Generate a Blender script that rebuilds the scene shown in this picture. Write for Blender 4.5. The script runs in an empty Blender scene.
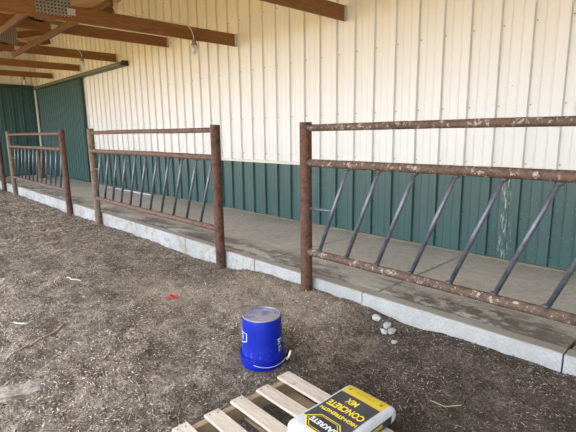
import bpy, bmesh, math, random
import numpy as np
from mathutils import Matrix, Vector

random.seed(7); RNG = np.random.default_rng(11)
scene = bpy.context.scene
COL = scene.collection
PI = math.pi

# ---------------------------------------------------------------- camera
cam_data = bpy.data.cameras.new('camera'); cam = bpy.data.objects.new('camera', cam_data); COL.objects.link(cam)
cam_data.sensor_width = 36.0; cam_data.lens = 36.0 * 442.95 / 576.0; cam_data.clip_end = 300
PIT, YAW, ROL = 0.186659, 0.812576, -0.013602
fw = Vector((-math.sin(YAW)*math.cos(PIT), math.cos(YAW)*math.cos(PIT), -math.sin(PIT)))
rt = Vector((math.cos(YAW), math.sin(YAW), 0)); up = rt.cross(fw)
r2 = math.cos(ROL)*rt + math.sin(ROL)*up; u2 = -math.sin(ROL)*rt + math.cos(ROL)*up
cam.matrix_world = Matrix(((r2.x, u2.x, -fw.x, 0), (r2.y, u2.y, -fw.y, 0), (r2.z, u2.z, -fw.z, 1.65), (0, 0, 0, 1)))
scene.camera = cam

# ---------------------------------------------------------------- sky, exposure
world = bpy.data.worlds.new('overcast_sky'); scene.world = world; world.use_nodes = True
bg = world.node_tree.nodes['Background']
bg.inputs['Color'].default_value = (0.81, 0.905, 1.0, 1); bg.inputs['Strength'].default_value = 4.4
sun_data = bpy.data.lights.new('sun', 'SUN'); sun_data.energy = 12.5; sun_data.angle = math.radians(1.5); sun_data.color = (1.0, .87, .62)
sun = bpy.data.objects.new('sun', sun_data); COL.objects.link(sun)          # high behind the barn: it reaches only the open yard beyond the roof
sun.rotation_euler = Vector((-.2, -.30, -1.0)).to_track_quat('-Z', 'Y').to_euler()
vs = scene.view_settings
vs.view_transform = 'Standard'; vs.look = 'None'; vs.gamma = 1.0; vs.use_curve_mapping = False
vs.exposure = 0.56

# ---------------------------------------------------------------- helpers
def link(o, parent=None):
    COL.objects.link(o)
    if parent is not None: o.parent = parent
    return o
def mesh(name, V, F, smooth=False, flat=()):
    me = bpy.data.meshes.new(name)
    me.from_pydata([tuple(map(float, v)) for v in V], [], F)
    if smooth:
        s = [True]*len(F)
        for i in flat: s[i] = False
        me.polygons.foreach_set('use_smooth', s)
    me.update()
    return me
def obj(name, me, mat, parent=None, loc=(0, 0, 0), rot=(0, 0, 0)):
    o = bpy.data.objects.new(name, me); o.location = loc; o.rotation_euler = rot
    if mat is not None and len(me.materials) == 0: me.materials.append(mat)
    return link(o, parent)
def tag(o, label, cat, group=None):
    o['label'] = label; o['category'] = cat
    if group: o['group'] = group
    return o
def thing(name, label, cat, loc=(0, 0, 0), rotz=0, group=None):
    o = bpy.data.objects.new(name, None); o.empty_display_size = .1
    o.location = loc; o.rotation_euler = (0, 0, rotz); link(o)
    return tag(o, label, cat, group)
def struct(o, label=None, cat=None):
    o['kind'] = 'structure'
    if label: o['label'] = label
    if cat: o['category'] = cat
    return o
def empty_struct(name, label, cat, loc=(0, 0, 0)):
    o = bpy.data.objects.new(name, None); o.location = loc; o.empty_display_size = .1; link(o)
    return struct(o, label, cat)
def join(parts):
    V, F = [], []
    for v, f in parts:
        b = len(V); V += list(v); F += [tuple(i+b for i in q) for q in f]
    return V, F
def box(x0, x1, y0, y1, z0, z1):
    V = [(x0,y0,z0),(x1,y0,z0),(x1,y1,z0),(x0,y1,z0),(x0,y0,z1),(x1,y0,z1),(x1,y1,z1),(x0,y1,z1)]
    return V, [(3,2,1,0),(4,5,6,7),(0,1,5,4),(1,2,6,5),(2,3,7,6),(3,0,4,7)]
def bevel_mesh(name, V, F, w, seg=1):
    bm = bmesh.new()
    vs_ = [bm.verts.new(v) for v in V]
    for f in F: bm.faces.new([vs_[i] for i in f])
    bmesh.ops.bevel(bm, geom=bm.edges[:], offset=w, segments=seg, affect='EDGES', profile=.5)
    me = bpy.data.meshes.new(name); bm.to_mesh(me); bm.free()
    return me
def bbox_mesh(name, x0, x1, y0, y1, z0, z1, w=.004):
    return bevel_mesh(name, *box(x0, x1, y0, y1, z0, z1), w)
def frame_of(d):
    d = Vector(d).normalized()
    a = Vector((0, 0, 1)) if abs(d.z) < .9 else Vector((1, 0, 0))
    s = d.cross(a).normalized(); return s, s.cross(d).normalized()
def tube(path, r, n=12, caps=True):
    """swept tube through the path; r a number or one per point. returns V, F, flat face ids"""
    P = [Vector(p) for p in path]; R_ = [r]*len(P) if not hasattr(r, '__len__') else r
    V, F = [], []
    s = u = None
    for i, p in enumerate(P):
        d = (P[min(i+1, len(P)-1)] - P[max(i-1, 0)]).normalized()
        if s is None: s, u = frame_of(d)
        else:
            s = (s - d*s.dot(d)).normalized(); u = s.cross(d).normalized()
        for k in range(n):
            a = 2*PI*k/n
            V.append(p + (s*math.cos(a) + u*math.sin(a))*R_[i])
    for i in range(len(P)-1):
        for k in range(n):
            F.append((i*n+k, i*n+(k+1) % n, (i+1)*n+(k+1) % n, (i+1)*n+k))
    fl = []
    if caps:
        fl = [len(F), len(F)+1]
        F.append(tuple(reversed(range(n)))); F.append(tuple(range((len(P)-1)*n, len(P)*n)))
    # make normals outward (frame handedness)
    F = [tuple(reversed(f)) for f in F]
    return V, F, fl
def tube_mesh(name, path, r, n=12, caps=True):
    V, F, fl = tube(path, r, n, caps); return mesh(name, V, F, True, fl)
def lathe(prof, n=32):
    V, F = [], []
    for r, z in prof:
        for k in range(n):
            a = 2*PI*k/n; V.append((r*math.cos(a), r*math.sin(a), z))
    for i in range(len(prof)-1):
        for k in range(n):
            F.append((i*n+k, i*n+(k+1) % n, (i+1)*n+(k+1) % n, (i+1)*n+k))
    return V, F
def lathe_mesh(name, prof, n=32, ang=40):
    V, F = lathe(prof, n); me = mesh(name, V, F, True)
    # keep sharp rings crisp
    me.set_sharp_from_angle(angle=math.radians(ang))
    return me
def text_mesh(body, size, bold=0.0, xscale=1.0):
    c = bpy.data.curves.new('lettering', 'FONT'); c.body = body; c.size = size; c.offset = bold
    c.align_x = 'CENTER'; c.align_y = 'CENTER'; c.resolution_u = 3
    t = bpy.data.objects.new('tmp', c); COL.objects.link(t)
    dg = bpy.context.evaluated_depsgraph_get(); dg.update()
    me = bpy.data.meshes.new_from_object(t.evaluated_get(dg))
    bpy.data.objects.remove(t); bpy.data.curves.remove(c)
    me.materials.clear()
    for v in me.vertices: v.co.x *= xscale
    return me

def vnoise(x, y, cell, seed):
    """smooth value noise in numpy, range about -1..1"""
    r = np.random.default_rng(seed).random((128, 128))*2-1
    u = x/cell; v = y/cell; i = np.floor(u).astype(int); j = np.floor(v).astype(int)
    a = u-i; b = v-j; a = a*a*(3-2*a); b = b*b*(3-2*b)
    g = lambda p, q: r[p % 128, q % 128]
    return (g(i, j)*(1-a)+g(i+1, j)*a)*(1-b)+(g(i, j+1)*(1-a)+g(i+1, j+1)*a)*b

# ---------------------------------------------------------------- materials
class NT:
    def __init__(s, name, rough=.7, metal=0., spec=.5):
        s.m = bpy.data.materials.new(name); s.m.use_nodes = True; s.t = s.m.node_tree
        s.b = s.t.nodes['Principled BSDF']
        s.b.inputs['Roughness'].default_value = rough; s.b.inputs['Metallic'].default_value = metal
        s.b.inputs['Specular IOR Level'].default_value = spec
    def n(s, ty, **kw):
        nd = s.t.nodes.new(ty)
        for k, v in kw.items(): setattr(nd, k, v)
        return nd
    def l(s, a, b): s.t.links.new(a, b)
    def coord(s, kind='Object', scale=(1, 1, 1)):
        if kind == 'World': out = s.n('ShaderNodeNewGeometry').outputs['Position']
        else: out = s.n('ShaderNodeTexCoord').outputs[kind]
        mp = s.n('ShaderNodeMapping'); mp.inputs['Scale'].default_value = scale; s.l(out, mp.inputs['Vector'])
        return mp.outputs['Vector']
    def jitter(s, vec, amt=30.):
        inf = s.n('ShaderNodeObjectInfo'); mul = s.n('ShaderNodeMath', operation='MULTIPLY'); mul.inputs[1].default_value = amt
        s.l(inf.outputs['Random'], mul.inputs[0])
        ad = s.n('ShaderNodeVectorMath', operation='ADD'); s.l(vec, ad.inputs[0]); s.l(mul.outputs[0], ad.inputs[1])
        return ad.outputs[0]
    def noise(s, vec, scale, detail=4, rough=.6, dist=0.):
        nd = s.n('ShaderNodeTexNoise'); nd.inputs['Scale'].default_value = scale; nd.inputs['Detail'].default_value = detail
        nd.inputs['Roughness'].default_value = rough; nd.inputs['Distortion'].default_value = dist
        s.l(vec, nd.inputs['Vector']); return nd.outputs['Fac']
    def ramp(s, fac, stops):
        nd = s.n('ShaderNodeValToRGB'); e = nd.color_ramp.elements
        while len(e) < len(stops): e.new(.5)
        for el, (p, c) in zip(e, stops):
            el.position = p; el.color = (c, c, c, 1) if isinstance(c, (int, float)) else (*c, 1)
        s.l(fac, nd.inputs['Fac']); return nd.outputs['Color']
    def mix(s, fac, a, b, mode='MIX'):
        nd = s.n('ShaderNodeMix', data_type='RGBA', blend_type=mode)
        for sock, v in ((nd.inputs[0], fac), (nd.inputs[6], a), (nd.inputs[7], b)):
            if isinstance(v, (int, float)): sock.default_value = v
            elif isinstance(v, tuple): sock.default_value = (*v, 1)
            else: s.l(v, sock)
        return nd.outputs[2]
    def math(s, op, a, b=0., clamp=False):
        nd = s.n('ShaderNodeMath', operation=op, use_clamp=clamp)
        for sock, v in zip(nd.inputs, (a, b)):
            if isinstance(v, (int, float)): sock.default_value = v
            else: s.l(v, sock)
        return nd.outputs[0]
    def sep(s, vec):
        nd = s.n('ShaderNodeSeparateXYZ'); s.l(vec, nd.inputs[0]); return nd.outputs
    def band(s, v, lo, hi, soft):
        """1 inside lo..hi with soft edges"""
        a = s.n('ShaderNodeMapRange', interpolation_type='SMOOTHSTEP'); s.l(v, a.inputs[0]); a.inputs[1].default_value = lo-soft; a.inputs[2].default_value = lo+soft
        b = s.n('ShaderNodeMapRange', interpolation_type='SMOOTHSTEP'); s.l(v, b.inputs[0]); b.inputs[1].default_value = hi-soft; b.inputs[2].default_value = hi+soft
        return s.math('SUBTRACT', a.outputs[0], b.outputs[0], True)
    def color(s, c):
        if isinstance(c, tuple): s.b.inputs['Base Color'].default_value = (*c, 1)
        else: s.l(c, s.b.inputs['Base Color'])
    def bump(s, h, strength=.3, dist=.01):
        nd = s.n('ShaderNodeBump'); nd.inputs['Strength'].default_value = strength; nd.inputs['Distance'].default_value = dist
        s.l(h, nd.inputs['Height']); s.l(nd.outputs[0], s.b.inputs['Normal'])

def plain(name, c, rough=.6, metal=0., var=.12, scale=20):
    k = NT(name, rough, metal); v = k.coord('Object')
    nz = k.noise(v, scale)
    k.color(k.ramp(nz, [(.3, tuple(x*(1-var) for x in c)), (.7, tuple(min(1, x*(1+var)) for x in c))])); return k.m

def m_white_siding():
    k = NT('white_painted_steel', .42); w = k.coord('World')
    x, y, z = k.sep(w)
    streak = k.noise(k.coord('World', (9, 1, .5)), 1.3, 3)
    base = k.ramp(streak, [(.3, (.715, .71, .705)), (.7, (.74, .735, .73))])
    sp = k.ramp(k.noise(k.coord('World', (1, 1, .6)), 26, 3, .7), [(.66, 0.), (.72, 1.)])
    msk = k.math('MULTIPLY', k.band(x, -2.75, -1.35, .3), k.band(z, 1.75, 2.35, .25))
    base = k.mix(k.math('MULTIPLY', k.math('MULTIPLY', sp, msk), .5), base, (.33, .27, .2))
    k.color(base); return k.m
def m_green_siding():
    k = NT('green_painted_steel', .4); w = k.coord('World'); x, y, z = k.sep(w)
    n1 = k.noise(k.coord('World', (4, 1, .6)), 1.6, 3)
    base = k.ramp(n1, [(.3, (.034, .083, .080)), (.7, (.043, .100, .097))])
    # chalky scratches where animals rubbed the sheet
    s1 = k.ramp(k.noise(k.coord('World', (30, 1, 5)), 1.6, 5, .75), [(.53, 0.), (.60, 1.)])
    wob = k.math('ADD', x, k.math('MULTIPLY', k.math('SUBTRACT', k.noise(k.coord('World', (0, 0, 2.4)), 1., 2), .5), .10))
    a = k.math('MULTIPLY', k.band(wob, -1.84, -1.755, .035), k.band(z, .28, 1.2, .1))
    s2 = k.ramp(k.noise(k.coord('World', (1, 1, 1)), 30, 4, .75), [(.62, 0.), (.68, 1.)])
    b_ = k.math('MULTIPLY', k.band(x, -4.65, -4.3, .08), k.band(z, .75, 1.0, .08))
    c_ = k.math('MULTIPLY', k.band(x, -2.1, -1.0, .3), k.band(z, .3, 1.0, .2))
    f = k.math('ADD', k.math('MULTIPLY', s1, a), k.math('MULTIPLY', s2, k.math('ADD', k.math('MULTIPLY', b_, .7), k.math('MULTIPLY', c_, .35))), True)
    base = k.mix(k.math('MULTIPLY', f, .8), base, (.50, .54, .49))
    k.color(base); return k.m
def m_rust(name, dark, light, flake=(.42, .36, .29), amt=.60, rough=.75):
    k = NT(name, rough, .15); v = k.jitter(k.coord('Object'))
    n1 = k.noise(v, 9, 5, .7); n2 = k.noise(v, 38, 4, .7)
    base = k.ramp(n1, [(.38, dark), (.52, light), (.66, tuple(x*.6 for x in dark))])
    base = k.mix(k.ramp(n2, [(.45, 0.), (.7, .6)]), base, tuple(min(1, x*1.5) for x in light))
    fl = k.ramp(k.noise(v, 24, 6, .78), [(amt, 0.), (amt+.06, 1.)])
    base = k.mix(fl, base, flake)
    k.color(base); k.bump(n2, .4, .004); return k.m
def m_steel():
    k = NT('dark_blue_grey_steel', .42, .55); v = k.jitter(k.coord('Object'))
    n = k.noise(v, 14, 4)
    base = k.ramp(n, [(.3, (.09, .098, .122)), (.7, (.18, .192, .228))])
    fl = k.ramp(k.noise(v, 30, 3, .7), [(.68, 0.), (.74, 1.)])
    k.color(k.mix(k.math('MULTIPLY', fl, .6), base, (.16, .10, .07))); return k.m
def m_concrete(slab):
    k = NT('slab_concrete' if slab else 'curb_concrete', .88); w = k.coord('World'); x, y, z = k.sep(w)
    n1 = k.noise(w, 1.4, 4, .6); n2 = k.noise(w, 14, 5, .7); n3 = k.noise(w, 60, 3, .7)
    if slab:
        base = k.ramp(n1, [(.3, (.41, .395, .36)), (.7, (.53, .51, .47))])
    else:
        base = k.ramp(n1, [(.3, (.37, .375, .385)), (.7, (.49, .50, .52))])
    base = k.mix(k.ramp(n2, [(.35, .35), (.6, 0.)]), base, (.20, .175, .145) if slab else (.30, .285, .27))
    base = k.mix(k.ramp(n3, [(.40, .25), (.55, 0.)]), base, (.18, .15, .12))
    if slab:
        # trampled litter smeared along the curb side of the slab
        patch = k.ramp(k.math('ADD', k.math('MULTIPLY', k.noise(k.coord('World', (1, 2.2, 1)), 1.9, 5, .72), 1.0), k.math('MULTIPLY', n2, .35)), [(.62, 0.), (.74, 1.)])
        along = k.math('ADD', k.band(y, 2.9, 3.24, .06), k.math('MULTIPLY', k.band(y, 3.1, 3.55, .12), .8), True)
        right = k.ramp(k.noise(k.coord('World', (1, 1.5, 1)), 7, 5, .75), [(.47, 0.), (.55, 1.)])
        rm = k.math('MULTIPLY', k.band(x, -2.0, -.95, .25), k.band(y, 3.1, 3.45, .1))
        d = k.math('ADD', k.math('MULTIPLY', patch, along), k.math('MULTIPLY', right, rm), True)
        strip = k.math('MULTIPLY', k.band(y, 3.0, 3.185, .02), k.ramp(n2, [(.4, .2), (.6, 1.)]))
        d = k.math('ADD', d, strip, True)
        spots = k.ramp(k.noise(w, 11, 4, .7), [(.69, 0.), (.73, .8)])
        d = k.math('ADD', d, spots, True)
        base = k.mix(k.math('MULTIPLY', d, .85), base, (.075, .055, .042))
    else:
        up_ = k.band(y, 3.05, 3.4, .02)       # grubby top of the curb
        base = k.mix(up_, base, k.ramp(n1, [(.3, (.235, .215, .18)), (.7, (.31, .285, .245))]))
        st = k.math('MULTIPLY', k.ramp(k.noise(w, 9, 5, .75), [(.50, 0.), (.62, .8)]), k.math('SUBTRACT', 1., k.math('MULTIPLY', k.band(x, -3.7, 3., .4), .8)))
        base = k.mix(st, base, (.26, .21, .17))
    k.color(base); k.bump(n3, .25, .004); return k.m
def m_dirt():
    k = NT('trampled_dirt', .95, 0, .2); w = k.coord('World'); x, y, z = k.sep(w)
    n1 = k.noise(w, .9, 4, .6); n2 = k.noise(w, 9, 6, .75); n3 = k.noise(w, 55, 4, .75)
    base = k.ramp(n2, [(.34, (.115, .085, .066)), (.5, (.32, .252, .20)), (.64, (.54, .44, .355))])
    n4 = k.noise(w, 2.6, 5, .7, .5)
    base = k.mix(k.ramp(n4, [(.42, .75), (.52, 0.)]), base, (.14, .103, .080))
    base = k.mix(k.ramp(n4, [(.54, 0.), (.66, .6)]), base, (.40, .335, .275))
    base = k.mix(k.ramp(n3, [(.37, .8), (.52, 0.)]), base, (.060, .043, .033))
    base = k.mix(k.ramp(n3, [(.56, 0.), (.72, .8)]), base, (.38, .32, .26))
    # moist darker litter at the near end by the curb
    sx = k.math('ADD', x, k.math('MULTIPLY', k.math('SUBTRACT', n1, .5), 1.6))
    mo = k.n('ShaderNodeMapRange', interpolation_type='SMOOTHSTEP'); k.l(sx, mo.inputs[0]); mo.inputs[1].default_value = -2.9; mo.inputs[2].default_value = -1.3
    base = k.mix(k.math('MULTIPLY', mo.outputs[0], .70), base, k.mix(n3, (.020, .015, .012), (.070, .052, .042)))
    # dry sandy spill by the near post and by the middle panel
    q = k.math('MULTIPLY', k.band(sx, -3.9, -2.5, .4), k.band(y, 2.35, 2.95, .2))
    q2 = k.math('MULTIPLY', k.band(sx, -4.9, -3.6, .4), k.band(y, 1.85, 2.35, .2))
    base = k.mix(k.math('MULTIPLY', k.math('ADD', q, q2, True), .75), base, k.mix(n3, (.30, .24, .18), (.50, .41, .31)))
    # unseen yard beyond the shed: straw tan added to bounce yellow light inside
    ys = k.math('ADD', y, k.math('MULTIPLY', k.math('SUBTRACT', n1, .5), 1.2))
    yd = k.n('ShaderNodeMapRange', interpolation_type='SMOOTHSTEP'); k.l(ys, yd.inputs[0]); yd.inputs[1].default_value = -.8; yd.inputs[2].default_value = -1.6
    base = k.mix(k.math('MULTIPLY', yd.outputs[0], .9), base, k.mix(n3, (.28, .19, .06), (.52, .37, .13)))
    k.color(base); k.bump(k.math('ADD', n3, n2), .9, .035); return k.m
def m_wood(name, a, b, stretch, scale=3., rough=.75, grain=(.5, .5, .5)):
    k = NT(name, rough); v = k.jitter(k.coord('Object', stretch))
    n1 = k.noise(v, scale, 5, .65, .6); n2 = k.noise(v, scale*4, 4, .7)
    base = k.ramp(n1, [(.3, a), (.7, b)])
    base = k.mix(k.ramp(n2, [(.35, .5), (.55, 0.)]), base, tuple(x*.62 for x in a))
    kn = k.ramp(k.noise(k.jitter(k.coord('Object')), 7, 2), [(.70, 0.), (.75, .6)])
    base = k.mix(kn, base, tuple(x*.5 for x in a))
    k.color(base); k.bump(n2, .2, .003); return k.m
def m_glass_globe():
    k = NT('lamp_glass', .18); k.color((.78, .78, .74)); k.b.inputs['Transmission Weight'].default_value = .45; return k.m
def m_litter():
    k = NT('dry_litter', .9, 0, .2); at = k.n('ShaderNodeAttribute', attribute_name='chip_color'); k.color(at.outputs['Color']); return k.m
def m_plate():
    k = NT('galvanised_plate', .45, .6); v = k.coord('Object', (1, 1, 1)); x, y, z = k.sep(v)
    holes = k.math('MULTIPLY', k.math('GREATER_THAN', k.math('SINE', k.math('MULTIPLY', y, 150.)), .1), k.math('GREATER_THAN', k.math('SINE', k.math('MULTIPLY', z, 150.)), .1))
    base = k.ramp(k.noise(v, 9), [(.3, (.24, .22, .19)), (.7, (.32, .30, .26))])
    k.color(k.mix(holes, base, (.06, .04, .028))); return k.m
def m_bag():
    k = NT('printed_bag_paper', .5); v = k.coord('Object'); x, y, z = k.sep(v)
    nrm = k.sep(k.n('ShaderNodeTexCoord').outputs['Normal'])
    top = k.math('GREATER_THAN', z, .075)
    n1 = k.noise(v, 8, 4)
    paper = k.ramp(n1, [(.3, (.44, .44, .455)), (.7, (.52, .52, .54))])
    # slanting lower border of the charcoal panel beside the emblem
    inx = k.band(x, -.134, .128, .002)
    char = k.math('MULTIPLY', inx, k.band(y, -.150, .145, .002))
    yel = k.math('MULTIPLY', inx, k.band(y, .145, .232, .002))
    c = k.mix(k.math('MULTIPLY', char, top), paper, k.ramp(n1, [(.3, (.034, .034, .042)), (.7, (.055, .055, .066))]))
    c = k.mix(k.math('MULTIPLY', yel, top), c, (.60, .44, .03))
    side = k.math('MULTIPLY', k.math('GREATER_THAN', x, .148), k.math('MULTIPLY', k.band(z, .012, .068, .002), k.band(y, -.2, .2, .003)))
    c = k.mix(side, c, (.03, .03, .035))
    k.color(c); k.bump(k.noise(v, 22, 3, .6, .8), .25, .008); return k.m
def m_bucket():
    k = NT('blue_bucket_plastic', .45, 0, .3); v = k.coord('Object'); x, y, z = k.sep(v)
    n = k.noise(v, 7, 5, .7); fine = k.noise(v, 45, 4, .7)
    base = k.ramp(n, [(.3, (.003, .012, .24)), (.7, (.004, .017, .33))])
    dust = k.math('MULTIPLY', k.ramp(n, [(.32, 0.), (.6, .85)]), k.math('GREATER_THAN', z, .3615))
    dust = k.math('ADD', dust, k.math('MULTIPLY', k.math('GREATER_THAN', z, .3615), .25), True)
    low = k.math('MULTIPLY', k.band(z, .07, .15, .05), k.ramp(fine, [(.55, 0.), (.72, .35)]))
    base = k.mix(k.math('ADD', dust, low, True), base, (.30, .27, .26))
    k.color(base); return k.m

M = dict(white=m_white_siding(), green=m_green_siding(),
    trim_white=plain('white_trim', (.68, .65, .60), .5), trim_green=plain('green_trim', (.02, .055, .045), .45), trim_tan=plain('tan_track_cover', (.16, .15, .10), .5),
    dark=plain('dark_metal', (.03, .03, .03), .5), screw=plain('screw_head', (.32, .29, .25), .5, .5),
    post=m_rust('rusty_post', (.036, .016, .011), (.108, .049, .030), (.24, .17, .13), .68),
    post_tan=m_rust('weathered_tan_post', (.095, .06, .04), (.19, .13, .088), (.36, .27, .2), .66),
    rail=m_rust('rusty_flaking_rail', (.050, .028, .021), (.115, .070, .052), (.42, .36, .29), .55),
    rail_red=m_rust('red_rusty_rail', (.07, .036, .027), (.145, .082, .062), (.36, .29, .24), .66),
    steel=m_steel(), weld=plain('weld_bead', (.085, .085, .10), .55, .4), slab=m_concrete(True), curb=m_concrete(False), dirt=m_dirt(),
    chord=m_wood('brown_truss_lumber', (.16, .064, .018), (.30, .140, .045), (9, .9, 9)),
    lateral=m_wood('brown_brace_lumber', (.075, .032, .011), (.15, .068, .024), (.9, 9, 9)),
    deck=m_wood('warm_bounce_deck_wood', (.46, .275, .11), (.62, .39, .165), (.6, 5, 5)),  # orange wood chosen for the warm bounce onto the upper wall
    pallet=m_wood('pale_pallet_board', (.43, .355, .28), (.60, .515, .43), (1.2, 14, 14)),
    pallet_in=m_wood('pallet_stringer_wood', (.24, .165, .10), (.37, .265, .17), (14, 1.2, 14)),
    crate=m_wood('weathered_crate_board', (.10, .07, .05), (.19, .135, .10), (9, 9, 1)),
    plate=m_plate(), galv=plain('galvanised_steel', (.50, .52, .55), .4, .5), cable=plain('white_cable', (.62, .58, .55), .5),
    socket=plain('grey_socket', (.17, .155, .13), .6), globe=m_glass_globe(), litter=m_litter(),
    bag=m_bag(), yellow=plain('yellow_print', (.74, .56, .05), .5, 0, .04), black=plain('black_print', (.028, .028, .032), .5, 0, .04), print_white=plain('white_print', (.72, .72, .74), .5, 0, .04),
    badge=plain('olive_print', (.26, .19, .03), .5, 0, .05), bucket=m_bucket(), bucket_print=plain('pale_print', (.62, .70, .72), .5, 0, .1), red=plain('red_plastic', (.55, .02, .035), .4), stone=plain('pale_rubble', (.40, .39, .39), .9, 0, .35, 30),
    straw=plain('dry_straw', (.42, .33, .22), .8, 0, .2, 30), pale_straw=plain('bleached_stalk', (.60, .56, .50), .8), flat=plain('dusty_flat_stone', (.22, .18, .15), .95, 0, .45, 40), nail=plain('nail_head', (.05, .045, .04), .5, .5))

YW, ZS = 4.927, .235          # back wall plane, slab level
XC = -18.36                   # far end wall
XR = 3.6                      # near end of what is built
RIB = .313

# ---------------------------------------------------------------- setting: ground
def ground_z(x, y):
    x = np.asarray(x, float); y = np.asarray(y, float)
    z = .035*vnoise(x, y, 1.3, 1) + .024*vnoise(x, y, .42, 2) + .018*vnoise(x, y, .17, 3) + .012*vnoise(x, y, .075, 4)
    h = np.interp(x, [-14, -6.5, -4.6, -4.2, -3.7, -3.0, -2.4, -2.1, -1.85, -1.5, -.6], [0, .012, .03, .03, .10, .115, .14, .11, .085, .115, .13])
    pile = np.exp(-((3.02-y)/.42)**2*1.0)
    z = z*(1-.5*pile) + h*pile
    z -= .05*np.exp(-(((x+2.75)/.20)**2+((y-.74)/.09)**2))          # scraped hollow at the near left
    z += .025*np.exp(-(((x+3.05)/.12)**2+((y-.72)/.1)**2))
    def flat(cx, cy, rx, ry, soft, lvl):
        nonlocal z
        d = np.maximum(np.abs(x-cx)-rx, np.abs(y-cy)-ry)
        k = np.clip(1-d/soft, 0, 1); k = k*k*(3-2*k); z = z*(1-k)+lvl*k
    flat(-2.32, 1.92, .15, .15, .22, -.004)
    flat(-1.27, 1.28, .66, .54, .25, -.006)
    return z
def axis(a, b, fine0, fine1, f, grow):
    xs = list(np.arange(fine0, fine1+1e-6, f)); s = f
    while xs[-1] < b: s *= grow; xs.append(min(b, xs[-1]+s))
    s = f
    while xs[0] > a: s *= grow; xs.insert(0, max(a, xs[0]-s))
    return np.array(xs)
gx = axis(-60, 40, -7.0, .6, .022, 1.035); gy = axis(-50, 3.07, -.1, 3.07, .022, 1.06)
GX, GY = np.meshgrid(gx, gy, indexing='ij'); GZ = ground_z(GX, GY)
nx, ny = len(gx), len(gy)
gv = np.stack([GX, GY, GZ], -1).reshape(-1, 3)
ii, jj = np.meshgrid(np.arange(nx-1), np.arange(ny-1), indexing='ij')
q = (ii*ny+jj).ravel(); gf = np.stack([q, q+ny, q+ny+1, q+1], -1)
gm = bpy.data.meshes.new('ground'); gm.vertices.add(len(gv)); gm.vertices.foreach_set('co', gv.ravel())
gm.loops.add(gf.size); gm.loops.foreach_set('vertex_index', gf.ravel().astype(np.int32))
gm.polygons.add(len(gf)); gm.polygons.foreach_set('loop_start', np.arange(0, gf.size, 4, dtype=np.int32))
gm.polygons.foreach_set('use_smooth', np.ones(len(gf), bool))
gm.update(calc_edges=True); gm.validate()
GROUND = struct(obj('ground', gm, M['dirt']), 'trampled brown dirt yard strewn with litter', 'ground')

# ---------------------------------------------------------------- setting: slab and curb in poured sections
floor = empty_struct('floor', 'concrete feeding walkway slab along the barn wall', 'floor')
curb = empty_struct('curb', 'pale concrete curb along the front of the walkway', 'curb')
xj = [-.69 - 1.505*k for k in range(-3, 12)]
xj = [x for x in sorted(xj) if XC < x < XR]; xs_ = [XC+.0] + xj + [XR+.2]
for a, b in zip(xs_[:-1], xs_[1:]):
    g = .010
    obj('concrete_slab', bbox_mesh('concrete_slab', a+g-.5*(a+b), b-g-.5*(a+b), 3.168, YW+.05, -.1, ZS, .006), M['slab'], floor, ((a+b)/2, 0, 0))
cj = [XC, -16.3, -14.8, -13.2, -11.4, -9.8, -8.2, -6.75, -5.28, -3.78, -2.27, -.69, .85, 2.4, XR+.2]
for a, b in zip(cj[:-1], cj[1:]):
    g = .005; m_ = .5*(a+b)
    V, F = [], []
    n = 18
    dy = [random.uniform(-.004, .004) for _ in range(n+1)]
    for i in range(n+1):
        x = a+g+(b-a-2*g)*i/n-m_
        c = random.uniform(.006, .014)
        V += [(x, 3.045+dy[i], -.3), (x, 3.045+dy[i], ZS-c+.006), (x, 3.045+dy[i]+c, ZS+.006), (x, 3.156, ZS+.006), (x, 3.160, ZS-.01), (x, 3.160, -.3)]
    for i in range(n):
        for k in range(6): F.append((i*6+k, (i+1)*6+k, (i+1)*6+(k+1) % 6, i*6+(k+1) % 6))
    F += [tuple(range(6)), tuple(reversed(range(n*6, n*6+6)))]
    obj('curb_section', mesh('curb_section', V, F), M['curb'], curb, (m_, 0, 0))

# ---------------------------------------------------------------- setting: sheet steel walls
def sheet_mesh(name, w, z0, z1, ribs, pitch, h=.034, minor=True, rb=.019, rtop=.012):
    """ribbed sheet in the x-z plane facing -y"""
    pr = [(0, 0)]
    for k in range(ribs):
        c = pitch*(k+.5)
        if minor and k == 0: pass
        pts = [(c-rb, 0), (c-rtop, -h), (c+rtop, -h), (c+rb, 0)]
        mn = []
        if minor:
            for d in (pitch/3, 2*pitch/3):
                e = c+d
                if e < w-.03: mn += [(e-.012, 0), (e-.005, -.005), (e+.005, -.005), (e+.012, 0)]
            if k == 0:
                e = c-pitch/3
                pts = [(e-.012, 0), (e-.005, -.005), (e+.005, -.005), (e+.012, 0)]+pts
        pr += pts+mn
    pr.append((w, 0))
    pr = sorted(set(pr), key=lambda t: t[0])
    n = len(pr); V = [(x, y, z0) for x, y in pr]+[(x, y, z1) for x, y in pr]+[(x, .012, z0) for x, y in pr]+[(x, .012, z1) for x, y in pr]
    F = []
    for i in range(n-1):
        F.append((i, i+1, n+i+1, n+i)); F.append((2*n+i+1, 2*n+i, 3*n+i, 3*n+i+1))
        F.append((n+i, n+i+1, 3*n+i+1, 3*n+i)); F.append((i+1, i, 2*n+i, 2*n+i+1))
    F += [(0, n, 3*n, 2*n), (n-1, 3*n-1, 4*n-1, 2*n-1)]
    return mesh(name, V, F)
def screw_row_mesh(name, w, ribs, pitch, zs):
    P = []
    for z in zs:
        for k in range(ribs):
            c = pitch*(k+.5)+.034
            V, F = lathe([(.0001, -.010), (.006, -.010), (.008, -.004), (.008, 0)], 6)
            P.append(([(v[0]+c, v[2], v[1]+z) for v in V], [tuple(reversed(f)) for f in F]))
    return mesh(name, *join(P))
ZW = 1.160                     # top of the green wainscot
ZT = 4.75
wall_back = empty_struct('wall_back', 'barn wall of white ribbed sheets over a green wainscot', 'wall')
SW = 3*RIB
x0 = -3.547 - RIB*.5 - SW*16
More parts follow.
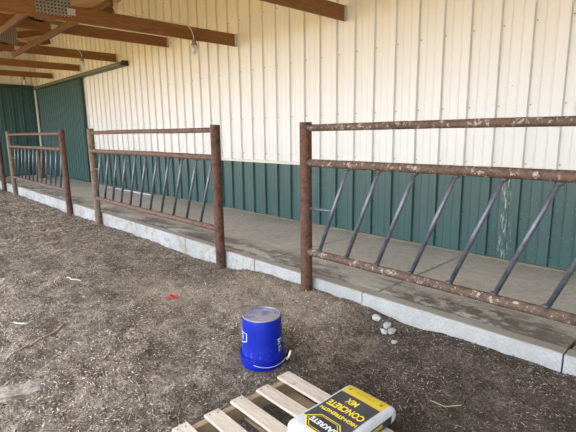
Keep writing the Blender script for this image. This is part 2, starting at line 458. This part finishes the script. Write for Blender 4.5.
mw = sheet_mesh('siding_sheet', SW, ZW+.03, ZT, 3, RIB); mg = sheet_mesh('wainscot_sheet', SW, ZS+.028, ZW-.012, 3, RIB)
ms = screw_row_mesh('screw_row', SW, 3, RIB, (1.30, 1.89, 2.69, 3.53, 4.3)); mgs = screw_row_mesh('screw_row', SW, 3, RIB, (.36, .72))
k = 0
while x0+SW*(k+1) < XR+.6:
    X = x0+SW*k
    if X > XC-.4:
        o = obj('siding_sheet', mw, M['white'], wall_back, (X, YW, 0)); obj('screw_row', ms, M['screw'], o)['kind'] = 'stuff'
        o = obj('wainscot_sheet', mg, M['green'], wall_back, (X, YW, 0)); obj('screw_row', mgs, M['dark'], o)['kind'] = 'stuff'
    k += 1
xe = x0+SW*k
struct(obj('trim_1', bbox_mesh('trim', XC, xe, YW-.040, YW+.012, ZW-.012, ZW+.030, .004), M['trim_white']), 'thin white trim strip between white siding and green wainscot', 'trim')
struct(obj('trim_2', bbox_mesh('trim', XC, xe, YW-.034, YW+.012, ZS, ZS+.028, .003), M['trim_tan']), 'base trim strip where green wainscot meets the slab', 'trim')
obj('framing', mesh('framing', *box(XC-.1, xe, YW+.013, YW+.1, 0, ZT)), M['dark'], wall_back)

# far end wall: white siding above, dark green sliding door below
wall_left = empty_struct('wall_left', 'far end wall of white ribbed siding above the dark door', 'wall')
ml = sheet_mesh('siding_sheet', SW, 3.42, ZT, 3, RIB)
for k in range(5):
    obj('siding_sheet', ml, M['white'], wall_left, (XC, YW-.06-SW*(k+1)+.0, 0), (0, 0, PI/2))
struct(obj('trim_3', bbox_mesh('trim', XC-.01, XC+.12, .15, YW-.1, 3.30, 3.42, .01), M['trim_green']), 'dark green door header on the far end wall', 'trim')
d2 = empty_struct('door_2', 'dark green ribbed sliding door filling the far end wall', 'door')
md = sheet_mesh('door_sheet', SW, ZS+.02, 3.30, 3, RIB, rb=.022)
for k in range(5):
    obj('door_sheet', md, M['green'], d2, (XC+.03, YW-.10-SW*(k+1), 0), (0, 0, PI/2))
obj('framing', mesh('framing', *box(XC-.2, XC-.02, .15, YW, 0, ZT)), M['dark'], wall_left)
struct(obj('trim_4', bbox_mesh('trim', XC+.03, XC+.13, YW-.14, YW-.03, ZS, ZT-.05, .008), M['trim_white']), 'white vertical corner trim beside the green sliding door', 'trim')

shade_wall_right = empty_struct('shade_wall_right', 'unseen ribbed near end wall added to block light from the right', 'wall')  # out of view, added to keep light off faces turned right
mr = sheet_mesh('siding_sheet', SW, .02, 3.9, 3, RIB)
for k in range(7): obj('siding_sheet', mr, M['green'], shade_wall_right, (XR+.75, YW-.06-SW*k, 0), (0, 0, -PI/2))

# green sliding door hung on the back wall
d1 = empty_struct('door_1', 'green ribbed sliding door hanging from a track on the wall', 'door')
dx0, dx1 = XC+.16, -13.72
nw = (dx1-dx0-.16)/5
mds = sheet_mesh('door_sheet', nw, ZS+.06, 3.26, 4, nw/4, h=.02, minor=False, rb=.02)
for k in range(5): obj('door_sheet', mds, M['green'], d1, (dx0+.08+nw*k, YW-.085, 0))
for a, b in ((dx0, dx0+.08), (dx1-.08, dx1)):
    obj('edge_trim', bbox_mesh('edge_trim', a, b, YW-.115, YW-.05, ZS+.02, 3.28, .006), M['trim_green'], d1)
obj('bottom_rail', bbox_mesh('bottom_rail', dx0+.08, dx1-.08, YW-.11, YW-.05, ZS+.02, ZS+.075, .005), M['trim_green'], d1)
tr = empty_struct('trim_5', 'dark green sliding door track with a tan cover along the wall', 'track')
obj('track_channel', bbox_mesh('track_channel', XC+.14, -10.68, YW-.16, YW-.035, 3.265, 3.325, .006), M['trim_green'], tr)
obj('track_cover', bbox_mesh('track_cover', XC+.14, -10.78, YW-.18, YW-.16, 3.285, 3.345, .004), M['trim_tan'], tr)
obj('track_hood', bevel_mesh('track_hood', [(XC+.14, YW-.19, 3.345), (-10.68, YW-.19, 3.345), (-10.68, YW-.03, 3.365), (XC+.14, YW-.03, 3.365), (XC+.14, YW-.19, 3.36), (-10.68, YW-.19, 3.36), (-10.68, YW-.03, 3.40), (XC+.14, YW-.03, 3.40)], box(0, 1, 0, 1, 0, 1)[1], .003), M['trim_green'], tr)
obj('end_cap', bbox_mesh('end_cap', -10.68, -10.655, YW-.185, YW-.03, 3.262, 3.385, .004), M['dark'], tr)

# ---------------------------------------------------------------- setting: roof above (out of view) and its trusses
ROOF_Y0, EAVE = -.4, 3.34  # roof edge and low eave set to keep sky light off the upper wall
def roof_z(y): return EAVE + (4.76-EAVE)*(y-ROOF_Y0)/(YW-ROOF_Y0)
V, F = box(XC-.2, 9.0, ROOF_Y0, YW+.1, 0, 1)
V = [(a, b, roof_z(b)+(.08 if c else 0)) for a, b, c in V]
struct(obj('ceiling', mesh('ceiling', V, F), M['deck']), 'unseen wooden roof deck shaped to shade the upper wall and bounce warm light', 'ceiling')
CH = [(-4.00, 3.090, 3.280), (-6.39, 3.105, 3.300), (-8.69, 3.410, 3.600), (-11.23, 3.415, 3.605), (-13.73, 3.45, 3.63), (-16.25, 3.48, 3.645)]
LB = ['brown roof truss nearest the camera, its chord end over the near gap', 'brown roof truss with the lowest lamp hanging from it', 'brown roof truss between the two lamp-bearing trusses', 'brown roof truss whose lamp hangs above the green door track', 'brown roof truss without lamp second from the far end wall', 'brown roof truss closest to the dark far end wall']
def beam(name, mat, parent, p0, p1, w, h, wdir=Vector((1, 0, 0))):
    p0 = Vector(p0); p1 = Vector(p1); d = (p1-p0).normalized(); s = wdir; u = s.cross(d).normalized()
    V = [p+s*a*w/2+u*b*h/2 for p in (p0, p1) for a, b in ((-1, -1), (1, -1), (1, 1), (-1, 1))]
    F = [(3,2,1,0),(4,5,6,7),(0,1,5,4),(1,2,6,5),(2,3,7,6),(3,0,4,7)]
    me = bevel_mesh(name, V, F, .003)
    bm = bmesh.new(); bm.from_mesh(me); bmesh.ops.recalc_face_normals(bm, faces=bm.faces[:]); bm.to_mesh(me); bm.free()
    return obj(name, me, mat, parent)
def plate_mesh(y0, y1, z0, z1): return mesh('nail_plate', *box(.0195, .0235, y0, y1, z0, z1))
for i, ((x, z0, z1), lb) in enumerate(zip(CH, LB)):
    t = thing('roof_truss', lb, 'roof truss', (x, 0, 0), 0, 'roof trusses along the barn')
    zc = (z0+z1)/2
    beam('bottom_chord', M['chord'], t, (0, ROOF_Y0+.2 if i < 2 else .85, zc), (0, YW-.045, zc), .038, z1-z0)
    beam('top_chord', M['chord'], t, (0, ROOF_Y0+.1, roof_z(ROOF_Y0+.1)-.1), (0, YW-.045, roof_z(YW-.045)-.1), .038, .16)
    jy = 2.0 if i < 2 else 2.55
    beam('web', M['chord'], t, (0, jy, z1+.0), (0, jy-.75, roof_z(jy-.75)-.18), .038, .14)
    beam('web', M['chord'], t, (0, jy-1.45, z1), (0, jy-.95, roof_z(jy-.95)-.18), .038, .14)
    if i < 2: obj('nail_plate', plate_mesh(jy-.21, jy+.21, z1-.15, z1+.075), M['plate'], t)
    else: obj('nail_plate', plate_mesh(jy-.16, jy+.18, z1-.02, z1+.31), M['plate'], t)
    obj('end_plate', mesh('end_plate', *join([box(-.024, .024, YW-.045, YW-.041, z0-.004, z1+.004), box(.0195, .024, YW-.085, YW-.045, z0-.004, z1+.004)])), M['galv'], t)
    # small clip at the lateral brace
    cy = 2.21 if i < 2 else 2.70
    if i in (1, 2, 3): obj('clip', mesh('clip', *box(.0195, .024, cy-.05, cy+.05, zc-.02, zc+.06) if i < 2 else box(.0195, .024, cy-.05, cy+.06, zc-.05, zc+.03)), M['galv'], t)
for y, xs0, xe_, lb in ((2.62, -11.3, -6.06, 'long dark lumber brace laid across the truss chords, farther from camera'), (1.93, -11.3, -6.2, 'long dark lumber brace across the truss chords, at the top left corner')):
    o = obj('lumber_brace', bbox_mesh('lumber_brace', xs0, xe_, y-.02, y+.02, 3.305, 3.405, .003), M['lateral'])
    tag(o, lb, 'lumber brace')

# ---------------------------------------------------------------- barn lamps and their cable
def lamp(x, y, z, label):
    t = thing('barn_lamp', label, 'lamp', (x, y, z), 0, 'caged lamps under the trusses')
    obj('socket', lathe_mesh('socket', [(.0005, 0), (.030, 0), (.036, -.01), (.036, -.055), (.046, -.062), (.046, -.085), (.0005, -.086)], 16), M['socket'], t)
    obj('globe', lathe_mesh('globe', [(.034, -.086), (.040, -.10), (.041, -.16), (.036, -.19), (.022, -.208), (.0005, -.213)], 16, 80), M['globe'], t)
    P = []
    for k in range(6):
        a = 2*PI*k/6; c, s = math.cos(a), math.sin(a)
        V, F, _ = tube([(.046*c, .046*s, -.08), (.050*c, .050*s, -.12), (.050*c, .050*s, -.18), (.030*c, .030*s, -.222), (.002*c, .002*s, -.228)], .0028, 5); P.append((V, F))
    for rr, zz in ((.051, -.115), (.051, -.15), (.049, -.185)):
        V, F, _ = tube([(rr*math.cos(2*PI*k/20), rr*math.sin(2*PI*k/20), zz) for k in range(21)], .0028, 5, False); P.append((V, F))
    V, F = join(P); obj('wire_guard', mesh('wire_guard', V, F, True), M['galv'], t)
    return t
lamp(-6.325, 4.01, 3.10, 'caged glass barn lamp nearest the camera, below a truss end')
lamp(-11.17, 4.02, 3.44, 'caged glass barn lamp just above the green door track')
lamp(-16.19, 3.99, 3.47, 'small far caged lamp above the dark end door')
def cable(pts, label):
    P = []
    for i in range(len(pts)-1):
        a, b = Vector(pts[i]), Vector(pts[i+1]); pa = Vector(pts[max(i-1, 0)]); pb = Vector(pts[min(i+2, len(pts)-1)])
        for k in range(6):
            t = k/6; P.append(.5*((2*a)+(-pa+b)*t+(2*pa-5*a+4*b-pb)*t*t+(-pa+3*a-3*b+pb)*t**3))
    P.append(Vector(pts[-1]))
    tag(obj('cable', tube_mesh('cable', P, .007, 6), M['cable']), label, 'cable')
cable([(-6.40, 1.6, 3.62), (-6.36, 2.1, 3.52), (-6.345, 2.5, 3.47), (-6.36, 2.8, 3.37), (-6.37, 3.2, 3.310), (-6.37, 3.6, 3.31), (-6.35, 3.85, 3.31), (-6.325, 3.96, 3.25), (-6.325, 4.01, 3.10)], 'white cable sagging over the lowest truss chord to the nearest lamp')
cable([(-11.2, 2.7, 3.70), (-11.2, 3.0, 3.62), (-11.2, 3.5, 3.615), (-11.19, 3.85, 3.615), (-11.17, 3.98, 3.56), (-11.17, 4.02, 3.44)], 'white cable curving down to the lamp above the door track')

# ---------------------------------------------------------------- pipe fence panels
YF = 2.985; PR = .057
def post_mesh(z0, z1):
    V, F = lathe([(PR, z0), (PR, z1-.004), (PR-.004, z1), (PR-.012, z1), (PR-.012, z1-.05), (.0005, z1-.05)], 20)
    me = mesh('post', V, F, True); me.set_sharp_from_angle(angle=math.radians(40)); return me
RAILZ = (1.690, 1.372, .513)
LEAN = .326
def bar_mesh():
    z0, z1 = .540, 1.342
    return tube_mesh('bar', [(-LEAN/2, 0, z0), (LEAN/2, 0, z1)], .0175, 12)
BAR = bar_mesh()
def weld_mesh(s=1.):
    V, F = lathe([(.0005, -.014), (.018, -.011), (.027, -.002), (.024, .007), (.017, .012), (.0005, .013)], 12)
    return mesh('weld_bead', [(v[0]*s, v[1]*s*.9, v[2]*s) for v in V], F, True)
WELD = weld_mesh()
def collar_mesh():
    V, F = lathe([(.033, -.03), (.037, -.012), (.039, .0), (.034, .012)], 14)
    return mesh('weld_collar', [(v[2], v[1], v[0]) for v in V], F, True)
COLLAR = collar_mesh()
def fence(xl, xr, bars, label, mats, zb=(-.25, -.25), zt=(1.74, 1.745), rod=None, zr=RAILZ):
    t = thing('pipe_fence', label, 'fence panel', (xl, YF, 0), 0, 'pipe fence panels along the curb')
    obj('post', post_mesh(zb[0], zt[0]), mats[0], t); obj('post', post_mesh(zb[1], zt[1]), mats[1], t, (xr-xl, 0, 0))
    for z, mt, rr in zip(zr, mats[2:5], (.031, .036, .036)):
        a, b = PR-.012, xr-xl-PR+.012
        n = 22; path = []; R_ = []
        for i in range(n+1):
            f = i/n; path.append((a+(b-a)*f, .002*math.sin(5*f+z), z+.003*math.sin(7*f+z*3))); R_.append(rr*(1+random.uniform(-.03, .03)))
        rail = obj('rail', tube_mesh('rail', path, R_, 14), mt, t)
        for xx, s in ((a+.016, 1), (b-.016, -1)):
            c = obj('weld_collar', COLLAR, M['weld'], rail, (xx, 0, z), (0, 0, 0 if s > 0 else PI)); c.scale = (1, .95, .95)
    for xb in bars:                        # xb = world x of the middle of the bar
        b = obj('bar', BAR, M['steel'], t, (xb-xl, 0, 0))
        obj('weld_bead', WELD, M['weld'], b, (-LEAN/2-.004, 0, .552))
        obj('weld_bead', WELD, M['weld'], b, (LEAN/2+.004, 0, 1.330), (PI, 0, 0))
    if rod:
        obj('cross_rod', tube_mesh('cross_rod', [(PR-.01, 0, rod[0]), (rod[1]-xl, 0, rod[0]+.004)], .014, 10), M['steel'], t)
    return t
fence(-2.900, 1.02, [-2.567+.3225*k for k in range(11)], 'largest, nearest rusty pipe fence panel with dark slanting bars', (M['post'], M['post'], M['rail'], M['rail'], M['rail']), rod=(.943, -2.572))
fence(-8.245, -4.358, [-8.02+.3415*k for k in range(11)], 'middle rusty pipe fence panel with a tan left post', (M['post_tan'], M['post'], M['rail_red'], M['rail_red'], M['rail_red']), zt=(1.763, 1.747), rod=(1.05, -7.99))
fence(-14.385, -9.82, [-13.97+.352*k for k in range(12)], 'farthest pipe fence panel with a tan left and dark right post', (M['post_tan'], M['post'], M['rail_red'], M['rail_red'], M['rail_red']), zt=(1.775, 1.768), rod=(1.05, -14.0))
t = thing('pipe_fence_post', 'lone dark rusty fence post at the left edge of the photo', 'fence post', (-15.72, YF, 0))
obj('post', post_mesh(-.25, 1.775), M['post'], t); obj('cap_rim', lathe_mesh('cap_rim', [(.045, 1.772), (.058, 1.772), (.06, 1.778), (.045, 1.779)], 16), M['dark'], t)

# galvanised pipe lying at the wall foot
tag(obj('steel_pipe', tube_mesh('steel_pipe', [(-12.6, 4.675, ZS+.024), (-9.6, 4.735, ZS+.024)], .024, 12), M['galv']), 'pale galvanised pipe lying on the slab behind the middle fence panel', 'pipe')

# wooden crate by the corner
t = thing('wooden_crate', 'weathered brown wooden crate standing by the far corner', 'crate', (-16.72, 4.32, ZS), .25); t.scale = (.62, .62, 1)
for k in range(3):
    for s in (-1, 1):
        obj('board', bbox_mesh('board', -.165+.11*k+.003, -.165+.11*(k+1)-.003, s*.15-.01, s*.15+.01, .0, .90, .003), M['crate'], t)
        obj('board', bbox_mesh('board', s*.165-.01, s*.165+.01, -.138+.092*k+.003, -.138+.092*(k+1)-.003, .0, .90, .003), M['crate'], t)
for z in (.1, .78): obj('band', mesh('band', *box(-.178, .178, -.163, .163, z, z+.05)), M['crate'], t)

# ---------------------------------------------------------------- blue bucket, upside down
t = thing('upturned_bucket', 'blue plastic bucket standing upside down on the dirt', 'bucket', (-2.32, 1.922, 0))
BR = lambda z: .149+(.139-.149)*(z-.09)/(.37-.09)
prof = [(.143, .0), (.153, .0), (.1555, .006), (.1565, .070), (.1565, .074), (.167, .075), (.168, .080), (.167, .086), (.158, .087), (.155, .082), (BR(.09)+.001, .082), (BR(.09), .095), (BR(.20), .20), (BR(.30), .30), (BR(.362), .362), (.1375, .368), (.134, .371), (.1295, .3705), (.1275, .3645), (.095, .3640), (.093, .3665), (.087, .3665), (.085, .3640), (.020, .3642), (.016, .367), (.0005, .3675)]
obj('body', lathe_mesh('body', prof, 48, 28), M['bucket'], t)
obj('rim_band', lathe_mesh('rim_band', [(.1565, .024), (.1615, .026), (.1620, .031), (.1570, .034)], 48), M['bucket'], t)
AZ = math.atan2(-1.922, 2.32)
def wrap(me, az, zc, flip=True):
    for v in me.vertices:
        x, y = (-v.co.x, -v.co.y) if flip else (v.co.x, v.co.y)
        z = zc+y; r = BR(z)+.0012; a = az+x/BR(z); v.co = (r*math.cos(a), r*math.sin(a), z)
    return me
def outline(pts, w):
    """closed outline band in 2d"""
    n = len(pts); cx = sum(p[0] for p in pts)/n; cy = sum(p[1] for p in pts)/n; V, F = [], []
    dense = []
    for i in range(n):
        a, b = pts[i], pts[(i+1) % n]
        for k in range(6): dense.append((a[0]+(b[0]-a[0])*k/6, a[1]+(b[1]-a[1])*k/6))
    m = len(dense)
    for (x, y) in dense:
        d = math.hypot(x-cx, y-cy); f = (d-w)/d
        V += [(x, y, 0), (cx+(x-cx)*f, cy+(y-cy)*f, 0)]
    for i in range(m): j = (i+1) % m; F.append((2*i, 2*j, 2*j+1, 2*i+1))
    return mesh('emblem', V, F)
em = outline([(-.075, -.04), (.075, -.04), (.075, .02), (0, .05), (-.075, .02)], .007)
obj('emblem', wrap(em, AZ-math.radians(78), .222), M['bucket_print'], t)['label'] = 'pale gabled outline emblem'
def glyphs(az, zc, s): return wrap(text_mesh(s, .055, .0012), az, zc)
obj('lettering', glyphs(AZ-math.radians(78), .226, 'LU'), M['bucket_print'], t)
obj('lettering', glyphs(AZ+math.radians(58), .195, 'LE'), M['bucket_print'], t)
obj('lettering', glyphs(AZ+math.radians(58), .140, 'LI'), M['bucket_print'], t)
P = []
for k in range(25):
    f = k/24; a = AZ+math.radians(-22+88*f); P.append((.171*math.cos(a)*(1+.10*f*f), .171*math.sin(a)*(1+.10*f*f), .055-.022*math.sin(PI*f)+.012*f))
bail = obj('bail_handle', tube_mesh('bail_handle', P, .0027, 6), M['galv'], t)
e = Vector(P[-1])
obj('grip', tube_mesh('grip', [e+Vector((0, 0, -.02)), e+Vector((.01, .012, .0)), e+Vector((.018, .022, .045))], .008, 8), M['cable'], bail)

# ---------------------------------------------------------------- pallet
PC = (-1.27, 1.28)
t = thing('wooden_pallet', 'pale wooden shipping pallet lying on the dirt under the bag', 'pallet', (PC[0], PC[1], 0), -.025)
W2, L2 = .655, .51
bw = [.098, .092, .086, .096, .092, .098]
for k in range(6):
    yc = L2-.05-(2*L2-.1)*k/5; w = bw[k]
    me = bbox_mesh('deck_board', -W2, W2, -w/2, w/2, 0, .018, .003)
    b = obj('deck_board', me, M['pallet'], t, (random.uniform(-.012, .012), yc, .111+random.uniform(0, .002)), (0, 0, random.uniform(-.008, .008)))
    for xx in (-W2+.03, 0, W2-.03):
        for yy in (-.025, .02):
            V, F = lathe([(.0045, 0), (.0045, .0012), (.0003, .0014)], 8)
            obj('nail', mesh('nail', V, F), M['nail'], b, (xx+random.uniform(-.008, .008), yy, .018))
for xx in (-W2+.034, 0, W2-.034):
    obj('stringer', bbox_mesh('stringer', xx-.019, xx+.019, -L2, L2, .018, .111, .003), M['pallet_in'], t)
for k in range(4):
    yc = L2-.05-(2*L2-.1)*k/3
    obj('bottom_board', bbox_mesh('bottom_board', -W2, W2, yc-.045, yc+.045, 0, .018, .003), M['pallet_in'], t)

# ---------------------------------------------------------------- bag of concrete mix
BZ = .1325
t = thing('concrete_mix_bag', 'charcoal and yellow bag of concrete mix lying on the pallet', 'bag', (-1.30, 1.60, BZ), -.02)
BW, BL, BT = .160, .250, .106
def bag_top(x, y):
    u, v = min(abs(x)/BW, 1), min(abs(y)/BL, 1)
    e = max(0., (1-u**16))**.40*max(0., (1-v**22))**.40
    crown = .90+.10*(1-u*u)*(1-v*v)
    return BT*.5+BT*.5*e*crown + .002*math.sin(18*y+9*x)*e
def bag_bot(x, y):
    u, v = min(abs(x)/BW, 1), min(abs(y)/BL, 1)
    e = max(0., (1-u**12))**.4*max(0., (1-v**14))**.4
    return BT*.5*(1-e)
n = 44
def ease(s): return math.copysign(1-(1-abs(s))**2.6, s)
us = [ease(-1+2*i/n) for i in range(n+1)]
V, F = [], []
for top in (1, 0):
    for i in range(n+1):
        for j in range(n+1):
            x, y = us[i]*BW, us[j]*BL
            # corners slightly rounded in plan
            c = max(0, abs(us[i])-.8)/.2*max(0, abs(us[j])-.86)/.14
            px, py = x*(1-.03*c*c), y*(1-.02*c*c)
            V.append((px, py, bag_top(x, y) if top else bag_bot(x, y)))
N = (n+1)**2
for i in range(n):
    for j in range(n):
        a = i*(n+1)+j; b = a+n+1
        F.append((a, b, b+1, a+1)); F.append((N+a, N+a+1, N+b+1, N+b))
me = mesh('sack', V, F, True)
bm = bmesh.new(); bm.from_mesh(me); bmesh.ops.remove_doubles(bm, verts=bm.verts[:], dist=.0004); bm.to_mesh(me); bm.free()
me.polygons.foreach_set('use_smooth', [True]*len(me.polygons))
obj('sack', me, M['bag'], t)
def on_bag(me, cx, cy, flip=True, eps=.0015):
    bm = bmesh.new(); bm.from_mesh(me); bmesh.ops.triangulate(bm, faces=bm.faces[:])
    bmesh.ops.subdivide_edges(bm, edges=[e for e in bm.edges if e.calc_length() > .03], cuts=1); bm.to_mesh(me); bm.free()
    for v in me.vertices:
        x, y = (-v.co.x, -v.co.y) if flip else (v.co.x, v.co.y)
        v.co = (cx+x, cy+y, bag_top(cx+x, cy+y)+eps)
    return me
def bag_text(s, size, cx, cy, mat, bold=.0, xs=1., eps=.0015):
    me = text_mesh(s, size, bold, 1.)
    w = max(v.co.x for v in me.vertices)-min(v.co.x for v in me.vertices)
    for v in me.vertices: v.co.x *= xs/w
    return obj('lettering', on_bag(me, cx, cy, eps=eps), mat, t)
bag_text('MIX', .060, -.012, .094, M['yellow'], .0022, .072)
bag_text('CONCRETE', .062, .000, .022, M['yellow'], .0022, .232)
bag_text('HIGH-STRENGTH', .034, .002, -.040, M['yellow'], .0012, .236)
bag_text('HIGH-STRENGTH CONCRETE MIX', .012, 0, .19, M['black'], .0, .12)
# six-sided emblem: yellow rim, black field, white word
def hexa(w, h, k=.52): return [(-w, 0), (-w*k, h), (w*k, h), (w, 0), (w*k, -h), (-w*k, -h)]
def filled(pts):
    V = [(0, 0, 0)]; n_ = len(pts)
    ring = []
    for i in range(n_):
        a, b = pts[i], pts[(i+1) % n_]
        for q_ in range(4): ring.append((a[0]+(b[0]-a[0])*q_/4, a[1]+(b[1]-a[1])*q_/4, 0))
    V += ring; m_ = len(ring)
    return mesh('emblem', V, [(0, 1+i, 1+(i+1) % m_) for i in range(m_)])
LY = -.150
obj('emblem_rim', on_bag(filled(hexa(.118, .062)), 0, LY, True, .0014), M['yellow'], t)
obj('emblem_field', on_bag(filled(hexa(.109, .056)), 0, LY, True, .0020), M['black'], t)
obj('emblem_line', on_bag(outline(hexa(.099, .050), .0035), 0, LY, True, .0026), M['yellow'], t)
bag_text('SAKRETE', .046, 0, LY+.002, M['print_white'], .0014, .165, .0030)
for cx in (-.105, .10):
    obj('badge', on_bag(filled([(.010*math.cos(a*PI/4), .013*math.sin(a*PI/4)) for a in range(8)]), cx, .19, True, .0016), M['badge'], t)
for cy in (-.10, .06):
    for dz, s in ((.050, 'CONCRETE'), (.027, 'MIX')):
        me = text_mesh(s, .022, .0008)
        for v in me.vertices: v.co = (BW+.0012, cy-(-v.co.x), dz+v.co.y)
        obj('lettering', me, M['yellow'], t)

# ---------------------------------------------------------------- bits lying on the dirt
def gz(x, y): return float(ground_z(np.array([x]), np.array([y]))[0])
def rock(s, seed):
    rn = random.Random(seed); bm = bmesh.new(); bmesh.ops.create_icosphere(bm, subdivisions=1, radius=1)
    for v in bm.verts:
        f = 1.15+rn.uniform(-.42, .38); v.co = Vector((v.co.x*s[0]*f, v.co.y*s[1]*f, v.co.z*s[2]*f))
    me = bpy.data.meshes.new('rubble_chunk'); bm.to_mesh(me); bm.free(); return me
for i, (x, y, s, lb) in enumerate([(-2.035, 2.925, (.040, .032, .03), 'pale rubble chunk farthest left below the curb'), (-1.915, 2.90, (.034, .030, .03), 'pale rubble chunk second from left below the curb'), (-1.835, 2.865, (.044, .030, .025), 'pale rubble chunk, the wide flat one below the curb'), (-1.885, 2.82, (.028, .024, .02), 'pale rubble chunk in front of the wide flat one'), (-1.74, 2.75, (.024, .02, .016), 'smallest pale rubble chunk, nearest the bag')]):
    tag(obj('rubble_chunk', rock(s, i), M['stone'], None, (x, y, gz(x, y)+s[2]*.35), (0, 0, i)), lb, 'rubble', 'pale rubble chunks below the curb')
x, y = -3.952, 2.092
V = [(-.05, -.012, .004), (-.015, -.004, .03), (.02, -.012, .012), (.055, -.006, .028), (.06, .016, .018), (.02, .02, .02), (-.012, .02, .038), (-.045, .012, .018)]
V = [(a*1.3, b*1.3, c*1.2) for a, b, c in V]
V2 = V+[(a, b, c-.004) for a, b, c in V]
F = [(0, 1, 6, 7), (1, 2, 5, 6), (2, 3, 4, 5), (15, 14, 9, 8), (14, 13, 10, 9), (13, 12, 11, 10)]+[(i, i+8, (i+1) % 8+8, (i+1) % 8) for i in range(8)]
tag(obj('plastic_scrap', mesh('plastic_scrap', V2, F), M['red'], None, (x, y, gz(x, y)+.002), (0, 0, .7)), 'small crumpled red plastic scrap on the dirt', 'scrap')
# flat dusty stone half buried at the left edge
x, y = -3.16, .47
bm = bmesh.new(); bmesh.ops.create_cube(bm, size=1); bmesh.ops.subdivide_edges(bm, edges=bm.edges[:], cuts=5, use_grid_fill=True)
rn = random.Random(4)
for v in bm.verts: v.co = Vector((v.co.x*.15*(1-.3*abs(v.co.y))+rn.uniform(-.012, .012), v.co.y*.38+rn.uniform(-.015, .015), v.co.z*.05+rn.uniform(-.011, .011)))
me = bpy.data.meshes.new('flat_stone'); bm.to_mesh(me); bm.free()
tag(obj('flat_stone', me, M['flat'], None, (x, y, gz(x, y)+.012), (0, .08, -.35)), 'flat dusty stone half buried at the lower left edge', 'stone')
def stalk(pts, r, mat, label, name='straw_stalk'):
    P = []
    for (a, b) in zip(pts[:-1], pts[1:]):
        for k in range(5):
            f = k/5; x = a[0]+(b[0]-a[0])*f; y = a[1]+(b[1]-a[1])*f; P.append((x, y, gz(x, y)+r+.004))
    x, y = pts[-1]; P.append((x, y, gz(x, y)+r+.004))
    tag(obj(name, tube_mesh(name, P, r, 6), mat), label, 'stalk')
stalk([(-3.66, .56), (-3.80, .74), (-3.90, .93), (-4.05, 1.09)], .0055, M['straw'], 'longest tan straw stalk lying at the left of the yard')
stalk([(-4.36, .76), (-4.30, .79), (-4.25, .83), (-4.30, .90)], .006, M['pale_straw'], 'bleached crooked stalk left of the long tan stalk')
stalk([(-1.21, 2.34), (-1.12, 2.36), (-1.05, 2.43)], .003, M['straw'], 'thin pale stalk on the dark dirt right of the bag')
stalk([(-5.35, 1.52), (-5.22, 1.52), (-5.12, 1.60)], .006, M['pale_straw'], 'short bleached stalk in the middle of the left yard')

# ---------------------------------------------------------------- loose litter of chips and straw (uncountable)
def litter(name, N, xr, yr, ln, wd, seed, bright, label):
    g = np.random.default_rng(seed)
    x = g.uniform(*xr, N); y = g.uniform(*yr, N)
    keep = ~((np.abs(x+1.27) < .68) & (np.abs(y-1.28) < .54)) & ~((x+2.32)**2+(y-1.92)**2 < .18**2) & (y < 3.04)
    x, y = x[keep], y[keep]; N = len(x)
    L = g.uniform(*ln, N)*g.uniform(.4, 1, N); W = g.uniform(*wd, N); a = g.uniform(0, 2*PI, N); pit = g.normal(0, .38, N)
    z = ground_z(x, y)+W*.35+np.abs(np.sin(pit))*L*.35
    d = np.stack([np.cos(a)*np.cos(pit), np.sin(a)*np.cos(pit), np.sin(pit)], -1)
    s = np.stack([-np.sin(a), np.cos(a), np.zeros(N)], -1); u = np.cross(d, s)
    c = np.stack([x, y, z], -1)
    e = lambda v, k: v*k[:, None]
    P = np.stack([c+e(d, L/2), c+e(s, W/2), c+e(u, W*.3), c-e(s, W/2), c-e(u, W*.3), c-e(d, L/2)], 1).reshape(-1, 3)
    f = np.array([(0,1,2),(0,2,3),(0,3,4),(0,4,1),(5,2,1),(5,3,2),(5,4,3),(5,1,4)])
    Fq = (np.arange(N)[:, None, None]*6+f[None]).reshape(-1, 3)
    me = bpy.data.meshes.new(name); me.vertices.add(len(P)); me.vertices.foreach_set('co', P.ravel())
    me.loops.add(Fq.size); me.loops.foreach_set('vertex_index', Fq.ravel().astype(np.int32))
    me.polygons.add(len(Fq)); me.polygons.foreach_set('loop_start', np.arange(0, Fq.size, 3, dtype=np.int32)); me.update(calc_edges=True)
    pal = np.array([(.075, .055, .043), (.15, .113, .088), (.24, .187, .148), (.36, .29, .23), (.46, .39, .32), (.62, .56, .48)])
    pr = np.array(bright, float); pr /= pr.sum()
    wet = np.clip((x+2.7)/1.3, 0, 1)[:, None]
    tone = 1.1+.45*vnoise(x, y, .35, 21)[:, None]
    colr = pal[g.choice(6, N, p=pr)]*tone*g.uniform(.8, 1.2, (N, 1)); colr = colr*(1-.45*wet)
    ca = me.color_attributes.new('chip_color', 'FLOAT_COLOR', 'POINT')
    ca.data.foreach_set('color', np.repeat(np.concatenate([colr, np.ones((N, 1))], 1), 6, 0).ravel())
    o = obj(name, me, M['litter'], GROUND); o['kind'] = 'stuff'; o['label'] = label
litter('wood_chip_litter', 62000, (-7.5, .2), (.0, 3.04), (.016, .050), (.004, .010), 5, (3., 3.5, 3.5, 3, 2., .7), 'brown wood chips and dry stems trodden into the dirt')
litter('far_chip_litter', 22000, (-17, -7.3), (-.5, 3.04), (.03, .10), (.008, .020), 6, (3, 4, 4, 3, 1.2, .3), 'wood chips and stems scattered over the far dirt by the fence')
litter('straw_litter', 2600, (-8, .2), (.0, 3.0), (.05, .13), (.003, .006), 8, (0, 1, 3, 4, 3, 1.5), 'pale straw pieces scattered over the dirt')
